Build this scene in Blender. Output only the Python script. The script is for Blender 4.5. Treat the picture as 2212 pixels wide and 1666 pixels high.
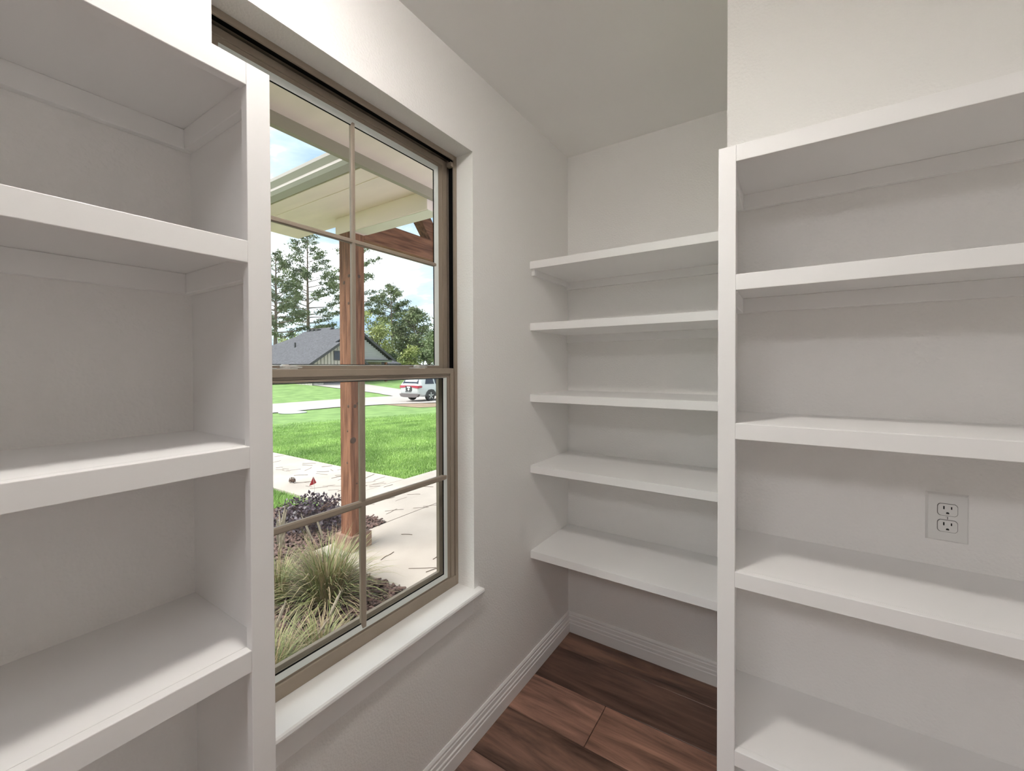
import bpy, bmesh, math, random
import numpy as np
from mathutils import Vector, Matrix

for o in list(bpy.data.objects):
    bpy.data.objects.remove(o, do_unlink=True)
S = bpy.context.scene
COL = S.collection
rnd = random.Random(11)
npr = np.random.default_rng(7)

# ------------------------------------------------------------------ camera
cam_d = bpy.data.cameras.new('camera')
cam = bpy.data.objects.new('camera', cam_d)
COL.objects.link(cam)
S.camera = cam
YAW, PIT, ROL = 0.583, -0.0115, -0.0029
CAM = Vector((1.0763, 0.0, 1.5364))
fw = Vector((-math.sin(YAW) * math.cos(PIT), math.cos(YAW) * math.cos(PIT), math.sin(PIT)))
rt = Vector((math.cos(YAW), math.sin(YAW), 0))
up = rt.cross(fw)
r2 = rt * math.cos(ROL) + up * math.sin(ROL)
u2 = up * math.cos(ROL) - rt * math.sin(ROL)
m = Matrix(((r2.x, u2.x, -fw.x), (r2.y, u2.y, -fw.y), (r2.z, u2.z, -fw.z))).to_4x4()
m.translation = CAM
cam.matrix_world = m
cam_d.sensor_width = 36
cam_d.lens = 911.55 / 2212 * 36
cam_d.shift_y = -(833 - 803.1) / 2212
cam_d.clip_start = 0.02
cam_d.clip_end = 600

# ------------------------------------------------------------------ sky, sun, exposure
SKY = 3.7
w = bpy.data.worlds.new('sky'); S.world = w; w.use_nodes = True
nt = w.node_tree; nt.nodes.clear()
def N(t, **k):
    n = nt.nodes.new(t)
    for a, v in k.items():
        setattr(n, a, v)
    return n
tc = N('ShaderNodeTexCoord')
mp = N('ShaderNodeMapping'); mp.inputs['Scale'].default_value = (1, 1, 2.6); mp.inputs['Location'].default_value = (0.35, 0.1, 0.2)
nz = N('ShaderNodeTexNoise'); nz.inputs['Scale'].default_value = 3.1; nz.inputs['Detail'].default_value = 6; nz.inputs['Roughness'].default_value = 0.56
nz.inputs['Distortion'].default_value = 0.5
rp = N('ShaderNodeValToRGB')
rp.color_ramp.elements[0].position = 0.40; rp.color_ramp.elements[0].color = (0.115, 0.162, 0.215, 1)
rp.color_ramp.elements[1].position = 0.62; rp.color_ramp.elements[1].color = (0.60, 0.62, 0.65, 1)
e = rp.color_ramp.elements.new(0.50); e.color = (0.19, 0.225, 0.255, 1)
bg = N('ShaderNodeBackground'); bg.inputs['Strength'].default_value = SKY
wo = N('ShaderNodeOutputWorld')
L_ = nt.links.new
L_(tc.outputs['Generated'], mp.inputs['Vector']); L_(mp.outputs['Vector'], nz.inputs['Vector'])
L_(nz.outputs['Fac'], rp.inputs['Fac']); L_(rp.outputs['Color'], bg.inputs['Color']); L_(bg.outputs['Background'], wo.inputs['Surface'])

sun_d = bpy.data.lights.new('sun', 'SUN'); sun_d.energy = 4.2; sun_d.angle = math.radians(42); sun_d.color = (1.0, 0.96, 0.9)
sun = bpy.data.objects.new('sun', sun_d); COL.objects.link(sun)
sun.rotation_euler = Vector((0.30, 0.62, -0.86)).to_track_quat('-Z', 'Y').to_euler()   # high, from behind left

LAMP_GLOW = 138.0       # radiance of the pantry dome lamp
HALL_FILL_WATTS = 10.0      # each fill panel added in the unseen hall to brighten the pantry
vs = S.view_settings
vs.view_transform = 'Standard'; vs.look = 'None'; vs.gamma = 1.0; vs.use_curve_mapping = False
vs.exposure = 0.52
w.cycles.sampling_method = 'MANUAL'; w.cycles.sample_map_resolution = 256
S.cycles.use_light_tree = False; S.cycles.caustics_reflective = False; S.cycles.caustics_refractive = False; S.cycles.glossy_bounces = 3
S.cycles.diffuse_bounces = 8; S.cycles.max_bounces = 10      # white room: let the light keep bouncing

# ------------------------------------------------------------------ helpers
MATS = {}
def mat(name, col, rough=0.5, var=0.0, vscale=8.0, bump=0.0, bscale=60.0, metal=0.0, stretch=None, obj_tint=False, spec=0.5, dark=None, detail=4.0, bdetail=2.0):
    if name in MATS:
        return MATS[name]
    m_ = bpy.data.materials.new(name); m_.use_nodes = True
    t = m_.node_tree; b = t.nodes['Principled BSDF']
    b.inputs['Roughness'].default_value = rough; b.inputs['Metallic'].default_value = metal
    b.inputs['Specular IOR Level'].default_value = spec
    c = (*col, 1)
    tc_ = t.nodes.new('ShaderNodeTexCoord'); vec = tc_.outputs['Object']
    if stretch or obj_tint:
        oi = t.nodes.new('ShaderNodeObjectInfo')
        mp_ = t.nodes.new('ShaderNodeMapping')
        mp_.inputs['Scale'].default_value = stretch or (1, 1, 1)
        ml = t.nodes.new('ShaderNodeMath'); ml.operation = 'MULTIPLY'; ml.inputs[1].default_value = 37.0
        t.links.new(oi.outputs['Random'], ml.inputs[0]); t.links.new(ml.outputs[0], mp_.inputs['Location'])
        t.links.new(vec, mp_.inputs['Vector']); vec = mp_.outputs['Vector']
    src = None
    if var > 0:
        n_ = t.nodes.new('ShaderNodeTexNoise'); n_.inputs['Scale'].default_value = vscale; n_.inputs['Detail'].default_value = detail
        t.links.new(vec, n_.inputs['Vector'])
        r_ = t.nodes.new('ShaderNodeValToRGB')
        lo = dark or tuple(x * (1 - var) for x in col); hi = tuple(min(1, x * (1 + var)) for x in col)
        r_.color_ramp.elements[0].position = 0.32; r_.color_ramp.elements[0].color = (*lo, 1)
        r_.color_ramp.elements[1].position = 0.68; r_.color_ramp.elements[1].color = (*hi, 1)
        t.links.new(n_.outputs['Fac'], r_.inputs['Fac']); src = r_.outputs['Color']
        if obj_tint:
            mx = t.nodes.new('ShaderNodeMix'); mx.data_type = 'RGBA'; mx.blend_type = 'MULTIPLY'; mx.inputs['Factor'].default_value = 1
            t.links.new(src, mx.inputs['A']); t.links.new(oi.outputs['Color'], mx.inputs['B']); src = mx.outputs['Result']
        t.links.new(src, b.inputs['Base Color'])
    else:
        b.inputs['Base Color'].default_value = c
    if bump > 0:
        n2 = t.nodes.new('ShaderNodeTexNoise'); n2.inputs['Scale'].default_value = bscale; n2.inputs['Detail'].default_value = bdetail
        t.links.new(vec, n2.inputs['Vector'])
        bp = t.nodes.new('ShaderNodeBump'); bp.inputs['Strength'].default_value = 1.0; bp.inputs['Distance'].default_value = bump
        t.links.new(n2.outputs['Fac'], bp.inputs['Height']); t.links.new(bp.outputs['Normal'], b.inputs['Normal'])
    MATS[name] = m_
    return m_

class MB:
    def __init__(s): s.v = []; s.f = []; s.mi = []; s.cur = 0
    def add(s, vs_, fs):
        o = len(s.v); s.v += [tuple(p) for p in vs_]
        for f in fs: s.f.append(tuple(i + o for i in f)); s.mi.append(s.cur)
        return s
    def box(s, a, b):
        x0, y0, z0 = a; x1, y1, z1 = b
        if x0 > x1: x0, x1 = x1, x0
        if y0 > y1: y0, y1 = y1, y0
        if z0 > z1: z0, z1 = z1, z0
        return s.add([(x0, y0, z0), (x1, y0, z0), (x1, y1, z0), (x0, y1, z0), (x0, y0, z1), (x1, y0, z1), (x1, y1, z1), (x0, y1, z1)],
                     [(0, 3, 2, 1), (4, 5, 6, 7), (0, 1, 5, 4), (1, 2, 6, 5), (2, 3, 7, 6), (3, 0, 4, 7)])
    def ring(s, x0, x1, y0, y1, z0, z1, wl, wr, wb, wt):      # rectangular frame in the y-z plane
        s.box((x0, y0, z0), (x1, y0 + wl, z1)); s.box((x0, y1 - wr, z0), (x1, y1, z1))
        s.box((x0, y0 + wl, z0), (x1, y1 - wr, z0 + wb)); s.box((x0, y0 + wl, z1 - wt), (x1, y1 - wr, z1))
        return s
    def slope_ring(s, xo, yo0, yo1, zo0, zo1, xi, yi0, yi1, zi0, zi1):
        vs_ = [(xo, yo0, zo0), (xo, yo1, zo0), (xo, yo1, zo1), (xo, yo0, zo1), (xi, yi0, zi0), (xi, yi1, zi0), (xi, yi1, zi1), (xi, yi0, zi1)]
        return s.add(vs_, [(0, 1, 5, 4), (1, 2, 6, 5), (2, 3, 7, 6), (3, 0, 4, 7)])
    def prism(s, poly, axis, a, b):                            # polygon in the two other axes extruded along axis
        def P(p, t):
            q = list(p); q.insert(axis, t); return tuple(q)
        n = len(poly); vs_ = [P(p, a) for p in poly] + [P(p, b) for p in poly]
        fs = [tuple(range(n))[::-1], tuple(range(n, 2 * n))] + [(i, (i + 1) % n, n + (i + 1) % n, n + i) for i in range(n)]
        return s.add(vs_, fs)
    def tube(s, pts, rad, n=6, cap=True):
        pts = [Vector(p) for p in pts]; base = len(s.v); k = len(pts)
        for i, p in enumerate(pts):
            d = (pts[min(i + 1, k - 1)] - pts[max(i - 1, 0)]).normalized()
            a = d.cross(Vector((0.31, 0.87, 0.39)))
            if a.length < 1e-4: a = d.cross(Vector((1, 0, 0)))
            a.normalize(); b = d.cross(a)
            r = rad[i] if isinstance(rad, (list, tuple)) else rad
            for j in range(n):
                t = 2 * math.pi * j / n; s.v.append(tuple(p + a * (r * math.cos(t)) + b * (r * math.sin(t))))
        for i in range(k - 1):
            for j in range(n):
                s.f.append((base + i * n + j, base + i * n + (j + 1) % n, base + (i + 1) * n + (j + 1) % n, base + (i + 1) * n + j)); s.mi.append(s.cur)
        if cap:
            s.f.append(tuple(base + j for j in range(n))[::-1]); s.mi.append(s.cur)
            s.f.append(tuple(base + (k - 1) * n + j for j in range(n))); s.mi.append(s.cur)
        return s
    def lathe(s, prof, c, n=24, axis=2):
        base = len(s.v); k = len(prof)
        for r, h in prof:
            for j in range(n):
                t = 2 * math.pi * j / n; q = [r * math.cos(t), r * math.sin(t)]; q.insert(axis, h)
                s.v.append((c[0] + q[0], c[1] + q[1], c[2] + q[2]))
        for i in range(k - 1):
            for j in range(n):
                s.f.append((base + i * n + j, base + i * n + (j + 1) % n, base + (i + 1) * n + (j + 1) % n, base + (i + 1) * n + j)); s.mi.append(s.cur)
        s.f.append(tuple(base + j for j in range(n))[::-1]); s.mi.append(s.cur)
        s.f.append(tuple(base + (k - 1) * n + j for j in range(n))); s.mi.append(s.cur)
        return s
    def build(s, name, mt, parent=None, bevel=0.0, smooth=False, segs=2):
        me = bpy.data.meshes.new(name); me.from_pydata(s.v, [], s.f)
        ms = mt if isinstance(mt, (list, tuple)) else [mt]
        for q in ms: me.materials.append(q)
        if len(ms) > 1: me.polygons.foreach_set('material_index', s.mi)
        bm = bmesh.new(); bm.from_mesh(me)
        bmesh.ops.recalc_face_normals(bm, faces=bm.faces)
        if bevel > 0:
            bmesh.ops.remove_doubles(bm, verts=bm.verts, dist=1e-6)
            bmesh.ops.bevel(bm, geom=[e_ for e_ in bm.edges if e_.is_manifold and e_.calc_face_angle(0) > 0.6], offset=bevel, segments=segs, profile=0.5, affect='EDGES')
        bm.to_mesh(me); bm.free()
        if smooth:
            for p in me.polygons: p.use_smooth = True
        me.update()
        o = bpy.data.objects.new(name, me); COL.objects.link(o)
        if parent: o.parent = parent
        return o

def fast_mesh(name, verts, faces, mt, parent=None):            # numpy triangle soup
    me = bpy.data.meshes.new(name); nv = len(verts); nf = len(faces); k = faces.shape[1]
    me.vertices.add(nv); me.vertices.foreach_set('co', verts.astype(np.float32).ravel())
    me.loops.add(nf * k); me.loops.foreach_set('vertex_index', faces.astype(np.int32).ravel())
    me.polygons.add(nf); me.polygons.foreach_set('loop_start', np.arange(0, nf * k, k, dtype=np.int32))
    me.update(calc_edges=True); me.validate()
    me.materials.append(mt)
    o = bpy.data.objects.new(name, me); COL.objects.link(o)
    if parent: o.parent = parent
    return o

def tag(o, label=None, cat=None, group=None, kind=None):
    if label: o['label'] = label
    if cat: o['category'] = cat
    if group: o['group'] = group
    if kind: o['kind'] = kind
    return o
def empty(name, loc=(0, 0, 0)):
    o = bpy.data.objects.new(name, None); o.empty_display_size = 0.1; COL.objects.link(o); o.location = loc; return o
def thing(name, label, cat, group=None, kind=None, loc=(0, 0, 0)):
    return tag(empty(name, loc), label, cat, group, kind)
def box(name, a, b, mt, parent=None, bevel=0.0):
    return MB().box(a, b).build(name, mt, parent, bevel)
def rel(parent, *objs):                                        # keep world placement when parented to a moved empty
    bpy.context.view_layer.update()
    for o in objs:
        o.matrix_parent_inverse = Matrix.Translation(-parent.location)

# ------------------------------------------------------------------ materials
PAINT = mat('wall_paint', (0.85, 0.838, 0.822), 0.75, 0.0, 3.0, 0.0014, 130, bdetail=1.0, spec=0.2)
CEIL = mat('ceiling_paint', (0.93, 0.925, 0.91), 0.85, 0.012, 3.0, detail=0.0)
TRIM = mat('trim_paint', (0.865, 0.856, 0.848), 0.42, 0.01, 4.0, detail=0.0)
VINYL = mat('taupe_vinyl', (0.3047, 0.2507, 0.1978), 0.42, 0.05, 9.0)
BEAD = mat('pale_glazing_vinyl', (0.74, 0.78, 0.76), 0.3, 0.02, 9.0)
GASKET_SHADE = mat('black_gasket_and_slot_shade', (0.004, 0.004, 0.004), 0.9, spec=0.1)  # black for gaskets and for the shade painted into the balance track
CHROME = mat('satin_metal', (0.75, 0.73, 0.70), 0.3, metal=0.7)
PLASTIC = mat('white_outlet_plastic', (0.76, 0.755, 0.74), 0.32, 0.01)
SLOT = mat('outlet_slot_black', (0.01, 0.01, 0.01), 0.7)
CONC = mat('concrete', (0.456, 0.3984, 0.3554), 0.9, 0.10, 1.6, 0.0016, 45, dark=(0.3921, 0.3371, 0.2963), detail=8)
ROADC = mat('road_concrete', (0.3995, 0.3571, 0.3315), 0.9, 0.06, 0.4)
CREAM = mat('cream_fibre_cement', (0.914, 0.7334, 0.6778), 0.7, 0.05, 2.5, 0.0006, 14, stretch=(0.5, 3, 3))
FASC = mat('fascia_paint', (0.3315, 0.2817, 0.221), 0.65, 0.03, 3)
CEDAR = mat('cedar', (0.235, 0.108, 0.066), 0.75, 0.35, 26.0, 0.005, 40, spec=0.2, stretch=(1.6, 1.6, 0.12), dark=(0.115, 0.046, 0.028), detail=7)
CEDARH = mat('cedar_beam', (0.235, 0.108, 0.066), 0.75, 0.35, 26.0, 0.005, 40, spec=0.2, stretch=(1.6, 0.12, 1.6), dark=(0.115, 0.046, 0.028), detail=7)
KNOT = mat('cedar_knot', (0.085, 0.045, 0.03), 0.8, 0.3, 40)
SKIRTW = mat('pale_skirt_board', (0.25, 0.15, 0.11), 0.7, 0.15, 9, dark=(0.18, 0.10, 0.075))
LAWN = mat('lawn_ground', (0.176, 0.2742, 0.08), 0.95, 0.2, 1.4, 0.02, 18, dark=(0.112, 0.2016, 0.048), detail=10)
BLADE = mat('lawn_blade', (0.2914, 0.4306, 0.1173), 0.6, 0.3, 1.1, dark=(0.1619, 0.2906, 0.05865), detail=8)
SOIL = mat('bed_soil', (0.048, 0.032, 0.0256), 0.95, 0.35, 18, 0.01, 40)
MULCH = mat('bark_chip', (0.135, 0.082, 0.07), 0.85, 0.6, 22, dark=(0.04, 0.024, 0.0208), detail=3)
FGRASS = mat('fountain_grass_blade', (0.2295, 0.2338, 0.0935), 0.55, 0.35, 9, dark=(0.102, 0.1403, 0.0425))
DRY = mat('dry_grass_blade', (0.3655, 0.2932, 0.1827), 0.6, 0.2, 9, dark=(0.255, 0.1913, 0.102))
PLUME = mat('grass_plume', (0.368, 0.312, 0.24), 0.9, 0.12, 60)
PURP = mat('purple_leaf', (0.085, 0.0595, 0.0748), 0.4, 0.55, 14, dark=(0.02975, 0.017, 0.0255))
GLEAF = mat('young_green_leaf', (0.08, 0.18, 0.045), 0.45, 0.3, 14)
STEM = mat('brown_stem', (0.16, 0.09, 0.06), 0.8)
PINE = mat('pine_needles', (0.135, 0.16, 0.07), 0.65, 0.45, 0.35, dark=(0.05, 0.07, 0.032), detail=6)
LEAFY = mat('broadleaf_foliage', (0.30, 0.32, 0.10), 0.6, 0.35, 0.5, dark=(0.14, 0.18, 0.055), detail=6)
DEEP = mat('understory_foliage', (0.19, 0.235, 0.10), 0.65, 0.45, 0.4, dark=(0.065, 0.095, 0.045), detail=6)
BARK = mat('pine_bark', (0.19, 0.14, 0.115), 0.9, 0.3, 3.0, 0.02, 6, stretch=(3, 3, 0.5))
PALEBARK = mat('pale_bark', (0.33, 0.275, 0.235), 0.9, 0.2, 3.0)
SHINGLE = mat('grey_shingle', (0.082, 0.079, 0.09), 0.9, 0.38, 4.0, 0.02, 9, stretch=(1, 1, 2.2), detail=8)
HWALL = mat('white_siding', (0.42, 0.37, 0.32), 0.7, 0.03, 2)
HLAP = mat('grey_lap_siding', (0.33, 0.315, 0.31), 0.7, 0.03, 2)
HDARK = mat('black_trim', (0.035, 0.033, 0.035), 0.5)
HBRICK = mat('tan_brick', (0.27, 0.216, 0.156), 0.85, 0.25, 6)
HGARAGE = mat('grey_garage_door', (0.17, 0.16, 0.165), 0.6, 0.05, 2)
HSTONE = mat('white_stone', (0.372, 0.354, 0.318), 0.85, 0.3, 4)
CARW = mat('white_car_paint', (0.50, 0.51, 0.52), 0.22, spec=0.6)
CARG = mat('car_glass', (0.035, 0.04, 0.06), 0.12, spec=0.25)
CARB = mat('black_car_trim', (0.03, 0.028, 0.03), 0.5)
CARL = mat('grey_car_bumper', (0.13, 0.11, 0.11), 0.6)
TAIL = mat('red_tail_lamp', (0.33, 0.02, 0.04), 0.2)
TYRE = mat('tyre_rubber', (0.03, 0.03, 0.03), 0.8)
ALLOY = mat('wheel_alloy', (0.45, 0.45, 0.46), 0.35, metal=0.6)
PLATE = mat('plate_white', (0.75, 0.75, 0.73), 0.5)
RED = mat('red_flag', (0.336, 0.0144, 0.024), 0.6, 0.15, 20)
WIRE = mat('flag_wire', (0.6, 0.58, 0.55), 0.4, metal=0.5)
TWIG = mat('fallen_needle', (0.096, 0.057, 0.033), 0.8, 0.3, 30)
CONE = mat('pine_cone', (0.078, 0.042, 0.027), 0.85, 0.3, 60)
COVER = mat('white_utility_lid', (0.385, 0.385, 0.378), 0.6)
DIRT = mat('bare_dirt', (0.252, 0.1785, 0.1155), 0.95, 0.2, 2.0)
WOODFL = mat('walnut_plank', (0.20, 0.118, 0.090), 0.42, 0.5, 3.2, 0.0006, 9, stretch=(0.55, 5.0, 1), obj_tint=True, dark=(0.052, 0.029, 0.022), detail=9)

for n_ in WOODFL.node_tree.nodes:                              # crisper figure for the planks
    if n_.type == 'VALTORGB': n_.color_ramp.elements[0].position = 0.33; n_.color_ramp.elements[1].position = 0.66
    if n_.type == 'TEX_NOISE' and n_.inputs['Detail'].default_value > 5: n_.inputs['Distortion'].default_value = 0.5; n_.inputs['Roughness'].default_value = 0.62

def glass_mat():
    m_ = bpy.data.materials.new('window_glass'); m_.use_nodes = True; t = m_.node_tree; t.nodes.clear()
    tr = t.nodes.new('ShaderNodeBsdfTransparent'); tr.inputs['Color'].default_value = (0.97, 0.985, 0.975, 1)
    gl = t.nodes.new('ShaderNodeBsdfGlossy'); gl.inputs['Roughness'].default_value = 0.01
    mx = t.nodes.new('ShaderNodeMixShader'); mx.inputs[0].default_value = 0.035
    o = t.nodes.new('ShaderNodeOutputMaterial')
    t.links.new(tr.outputs[0], mx.inputs[1]); t.links.new(gl.outputs[0], mx.inputs[2]); t.links.new(mx.outputs[0], o.inputs['Surface'])
    return m_
GLASS = glass_mat()
def emit_mat(name, col, s):
    m_ = bpy.data.materials.new(name); m_.use_nodes = True; b = m_.node_tree.nodes['Principled BSDF']
    b.inputs['Base Color'].default_value = (*col, 1); b.inputs['Emission Color'].default_value = (*col, 1); b.inputs['Emission Strength'].default_value = s
    return m_

# ------------------------------------------------------------------ room shell
H = 2.74
D = 2.2227            # far wall of the alcove
YL, YR = 0.4237, 1.3464
ZS, ZH = 0.627, 2.407
XR, YB = 1.98, -0.70
XO = -0.17
UX = 0.3048           # face of the unit beside the window
UY = 1.1188           # face of the unit on the right
WY, WX = 1.4229, 0.9154

o = MB().box((XO, YB, -0.02), (0, YL, H)).box((XO, YR, -0.02), (0, D + 0.1, H)).box((XO, YL, -0.02), (0, YR, ZS - 0.022)).box((XO, YL, ZH), (0, YR, H)).build('wall_left', PAINT)
tag(o, 'pale greige painted wall with the tall window opening in it', 'wall', kind='structure')
tag(box('wall_far', (0, D, -0.02), (WX, D + 0.1, H), PAINT), 'pale painted end wall of the alcove behind the five shelves', 'wall', kind='structure')
tag(box('wall_corner', (WX, WY, -0.02), (XR, D + 0.1, H), PAINT), 'pale painted wall behind and above the right hand shelving unit', 'wall', kind='structure')
tag(box('wall_right', (XR, YB, -0.02), (XR + 0.1, WY, H), PAINT), 'painted wall closing the pantry on the right, out of view', 'wall', kind='structure')
DX0, DX1, DZ = 0.42, 1.70, 2.62          # open doorway behind the camera, added to let the hall's fill light in
HY = -4.3; HX0, HX1 = -1.2, 3.4          # adjoining hall, added out of view to light the pantry
o = MB().box((HX0, YB - 0.1, -0.02), (DX0, YB, H)).box((DX1, YB - 0.1, -0.02), (HX1, YB, H)).box((DX0, YB - 0.1, DZ), (DX1, YB, H)).build('wall_rear', PAINT)
tag(o, 'painted wall with the open doorway behind the camera, out of view', 'wall', kind='structure')
tag(box('wall_hall_end', (HX0, HY - 0.1, -0.02), (HX1, HY, H), PAINT), 'end wall of the adjoining hall, out of view', 'wall', kind='structure')
tag(box('wall_hall_left', (HX0 - 0.1, HY, -0.02), (HX0, YB, H), PAINT), 'left wall of the adjoining hall, out of view', 'wall', kind='structure')
tag(box('wall_hall_right', (HX1, HY, -0.02), (HX1 + 0.1, YB, H), PAINT), 'right wall of the adjoining hall, out of view', 'wall', kind='structure')
tag(box('ceiling_hall', (HX0 - 0.1, HY - 0.1, H), (HX1 + 0.1, YB - 0.1, H + 0.08), CEIL), 'ceiling of the adjoining hall, out of view', 'ceiling', kind='structure')
tag(box('floor_hall', (HX0 - 0.1, HY - 0.1, -0.06), (HX1 + 0.1, YB, -0.001), mat('hall_floor_wood', (0.24, 0.15, 0.11), 0.45, 0.4, 3.0, stretch=(0.6, 5, 1))), 'walnut floor of the adjoining hall, out of view', 'floor', kind='structure')
tag(box('ceiling', (XO, YB - 0.1, H), (XR + 0.1, D + 0.1, H + 0.08), CEIL), 'plain off-white painted ceiling', 'ceiling', kind='structure')

# floor: subfloor with each plank its own piece
fl = tag(box('floor', (0, YB, -0.06), (XR, D, -0.012), mat('subfloor', (0.03, 0.02, 0.015), 0.9)), 'dark walnut plank floor with staggered joints', 'floor', kind='structure')
rows = [2.3, 2.061, 1.811, 1.567, 1.3125, 1.065, 0.817, 0.569, 0.321, 0.073, -0.175, -0.423, -0.671, -0.70]
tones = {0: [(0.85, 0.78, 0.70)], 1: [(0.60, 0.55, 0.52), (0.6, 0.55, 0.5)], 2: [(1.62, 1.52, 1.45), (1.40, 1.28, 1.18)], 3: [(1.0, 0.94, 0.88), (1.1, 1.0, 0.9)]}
starts = {0: [0.0, 1.3], 1: [0.0, 1.12], 2: [0.0, 0.386, 1.6], 3: [0.0, 0.95], 4: [0.0, 0.6, 1.8]}
for r in range(len(rows) - 1):
    y1, y0 = min(rows[r], D), rows[r + 1]
    if y1 - y0 < 0.01: continue
    st = starts.get(r, [0.0, 0.25 + 0.4 * (r % 3), 1.47 + 0.2 * (r % 2)]) + [XR]
    for k in range(len(st) - 1):
        a, b = st[k], st[k + 1]
        g_ = 0.0012
        p = MB().box((0, 0, -0.012), (b - a - 2 * g_, y1 - y0 - 2 * g_, 0)).build('plank', WOODFL, fl, bevel=0.0016, segs=1)
        p.location = (a + g_, y0 + g_, 0)
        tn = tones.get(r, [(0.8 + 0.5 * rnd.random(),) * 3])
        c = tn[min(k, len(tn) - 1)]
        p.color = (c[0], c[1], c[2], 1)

# baseboards
BPROF = [(0, 0), (0.016, 0), (0.016, 0.052), (0.0125, 0.055), (0.0125, 0.059), (0.0145, 0.062), (0.0145, 0.070), (0.0105, 0.074), (0.0105, 0.091), (0.0075, 0.095), (0.0085, 0.100), (0.0085, 0.105), (0.0045, 0.1131), (0, 0.1131)]
mb = MB(); mb.prism([(d, z) for d, z in BPROF], 1, 0.3945, D - 0.0001); tag(mb.build('baseboard_left', TRIM), 'stepped white baseboard under the window wall', 'baseboard', kind='structure')
mb = MB(); mb.prism([(D - d, z) for d, z in BPROF], 0, 0.0, WX); tag(mb.build('baseboard_far', TRIM), 'stepped white baseboard along the alcove end wall', 'baseboard', kind='structure')

# ------------------------------------------------------------------ window
W = tag(empty('window_1', (-0.1, (YL + YR) / 2, ZS)), 'tall taupe single-hung window with a two by two grille in each sash', 'window', kind='structure')
parts = []
FX = -0.084
mb = MB()
mb.ring(FX - 0.008, FX, YL, YR, ZS, ZH, 0.016, 0.016, 0.041, 0.018)                 # room-side lip
mb.ring(-0.165, FX - 0.008, YL, YR, ZS, ZH, 0.004, 0.004, 0.02, 0.004)
mb.ring(-0.165, -0.150, YL + 0.004, YR - 0.004, ZS + 0.02, ZH - 0.004, 0.038, 0.040, 0.03, 0.034)
mb.ring(-0.150, -0.146, YL + 0.004, YR - 0.004, ZS + 0.02, ZH - 0.004, 0.022, 0.022, 0.016, 0.02)
frame = mb.build('window_frame', VINYL, W, bevel=0.0012, segs=1); parts.append(frame)
mb = MB().ring(-0.122, FX - 0.0082, YL + 0.0042, YR - 0.0042, 1.50, ZH - 0.0042, 0.004, 0.004, 0.001, 0.004)
parts.append(mb.build('balance_track_shade', GASKET_SHADE, frame))  # black stands in for the shade deep inside the balance channel
for y in (YL + 0.017, YR - 0.017):                                                    # small stops across the track at the head
    s_ = 0.010 if y < 1 else -0.010
    parts.append(box('track_stop', (-0.112, min(y, y + s_) - 0.004, ZH - 0.046), (FX - 0.004, max(y, y + s_) + 0.004, ZH - 0.028), VINYL, frame, 0.001))

def sash(name, xf, xg, y0, y1, z0, z1, ws, wb, wt, wbead, muntin_w, zm, bb, bt):
    mb = MB()
    mb.ring(xf - 0.030, xf, y0, y1, z0, z1, ws * 0.55, ws * 0.55, wb * 0.6, wt * 0.6)
    mb.ring(xf - 0.028, xf - 0.005, y0, y1, z0, z1, ws, ws, wb, wt)
    s_ = mb.build(name, VINYL, W, bevel=0.0012, segs=1); parts.append(s_)
    iy0, iy1, iz0, iz1 = y0 + ws, y1 - ws, z0 + wb, z1 - wt
    b = wbead
    mb = MB().slope_ring(xf - 0.005, iy0, iy1, iz0, iz1, xg + 0.002, iy0 + b, iy1 - b, iz0 + bb, iz1 - bt)
    parts.append(mb.build('glazing_bead', BEAD, s_))
    mb = MB().ring(xg - 0.001, xg + 0.0022, iy0 + b - 0.002, iy1 - b + 0.002, iz0 + bb - 0.002, iz1 - bt + 0.002, 0.004, 0.004, 0.004, 0.004)
    parts.append(mb.build('gasket', GASKET_SHADE, s_))
    parts.append(box('glass_pane', (xg - 0.003, iy0 + 0.004, iz0 + 0.004), (xg, iy1 - 0.004, iz1 - 0.004), GLASS, s_))
    ym = (YL + YR) / 2; h = muntin_w / 2
    pr = [(-h, 0.0022), (-h * 0.6, 0.006), (h * 0.6, 0.006), (h, 0.0022), (h, -0.006), (-h, -0.006)]
    mb = MB().prism([(xg + d, ym + q) for q, d in pr], 2, iz0 + 0.004, iz1 - 0.004)
    parts.append(mb.build('muntin', VINYL, s_))
    mb = MB().prism([(xg + d + 0.0003, zm + q) for q, d in pr], 1, iy0 + 0.004, iy1 - 0.004)
    parts.append(mb.build('muntin', VINYL, s_))
    return s_
up_s = sash('upper_sash', -0.123, -0.139, YL + 0.016, YR - 0.016, 1.500, ZH - 0.018, 0.047, 0.042, 0.034, 0.018, 0.0155, 1.954, 0.002, 0.018)
lo_s = sash('lower_sash', -0.0875, -0.0985, YL + 0.0205, YR - 0.0205, ZS + 0.012, 1.5305, 0.036, 0.035, 0.037, 0.019, 0.021, 1.0875, 0.019, 0.002)
for y in (0.635, 1.135):                                                              # cam locks on the meeting rail
    mb = MB().box((-0.113, y - 0.03, 1.5305), (-0.089, y + 0.03, 1.534))
    mb.lathe([(0.013, 1.534), (0.013, 1.541), (0.009, 1.545)], (-0.102, y, 0), 16)
    mb.prism([(y - 0.004, 1.536), (y + 0.045, 1.534), (y + 0.047, 1.538), (y, 1.5445)], 0, -0.107, -0.094)
    parts.append(mb.build('sash_lock', CHROME, lo_s, bevel=0.0008, segs=1))
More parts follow.
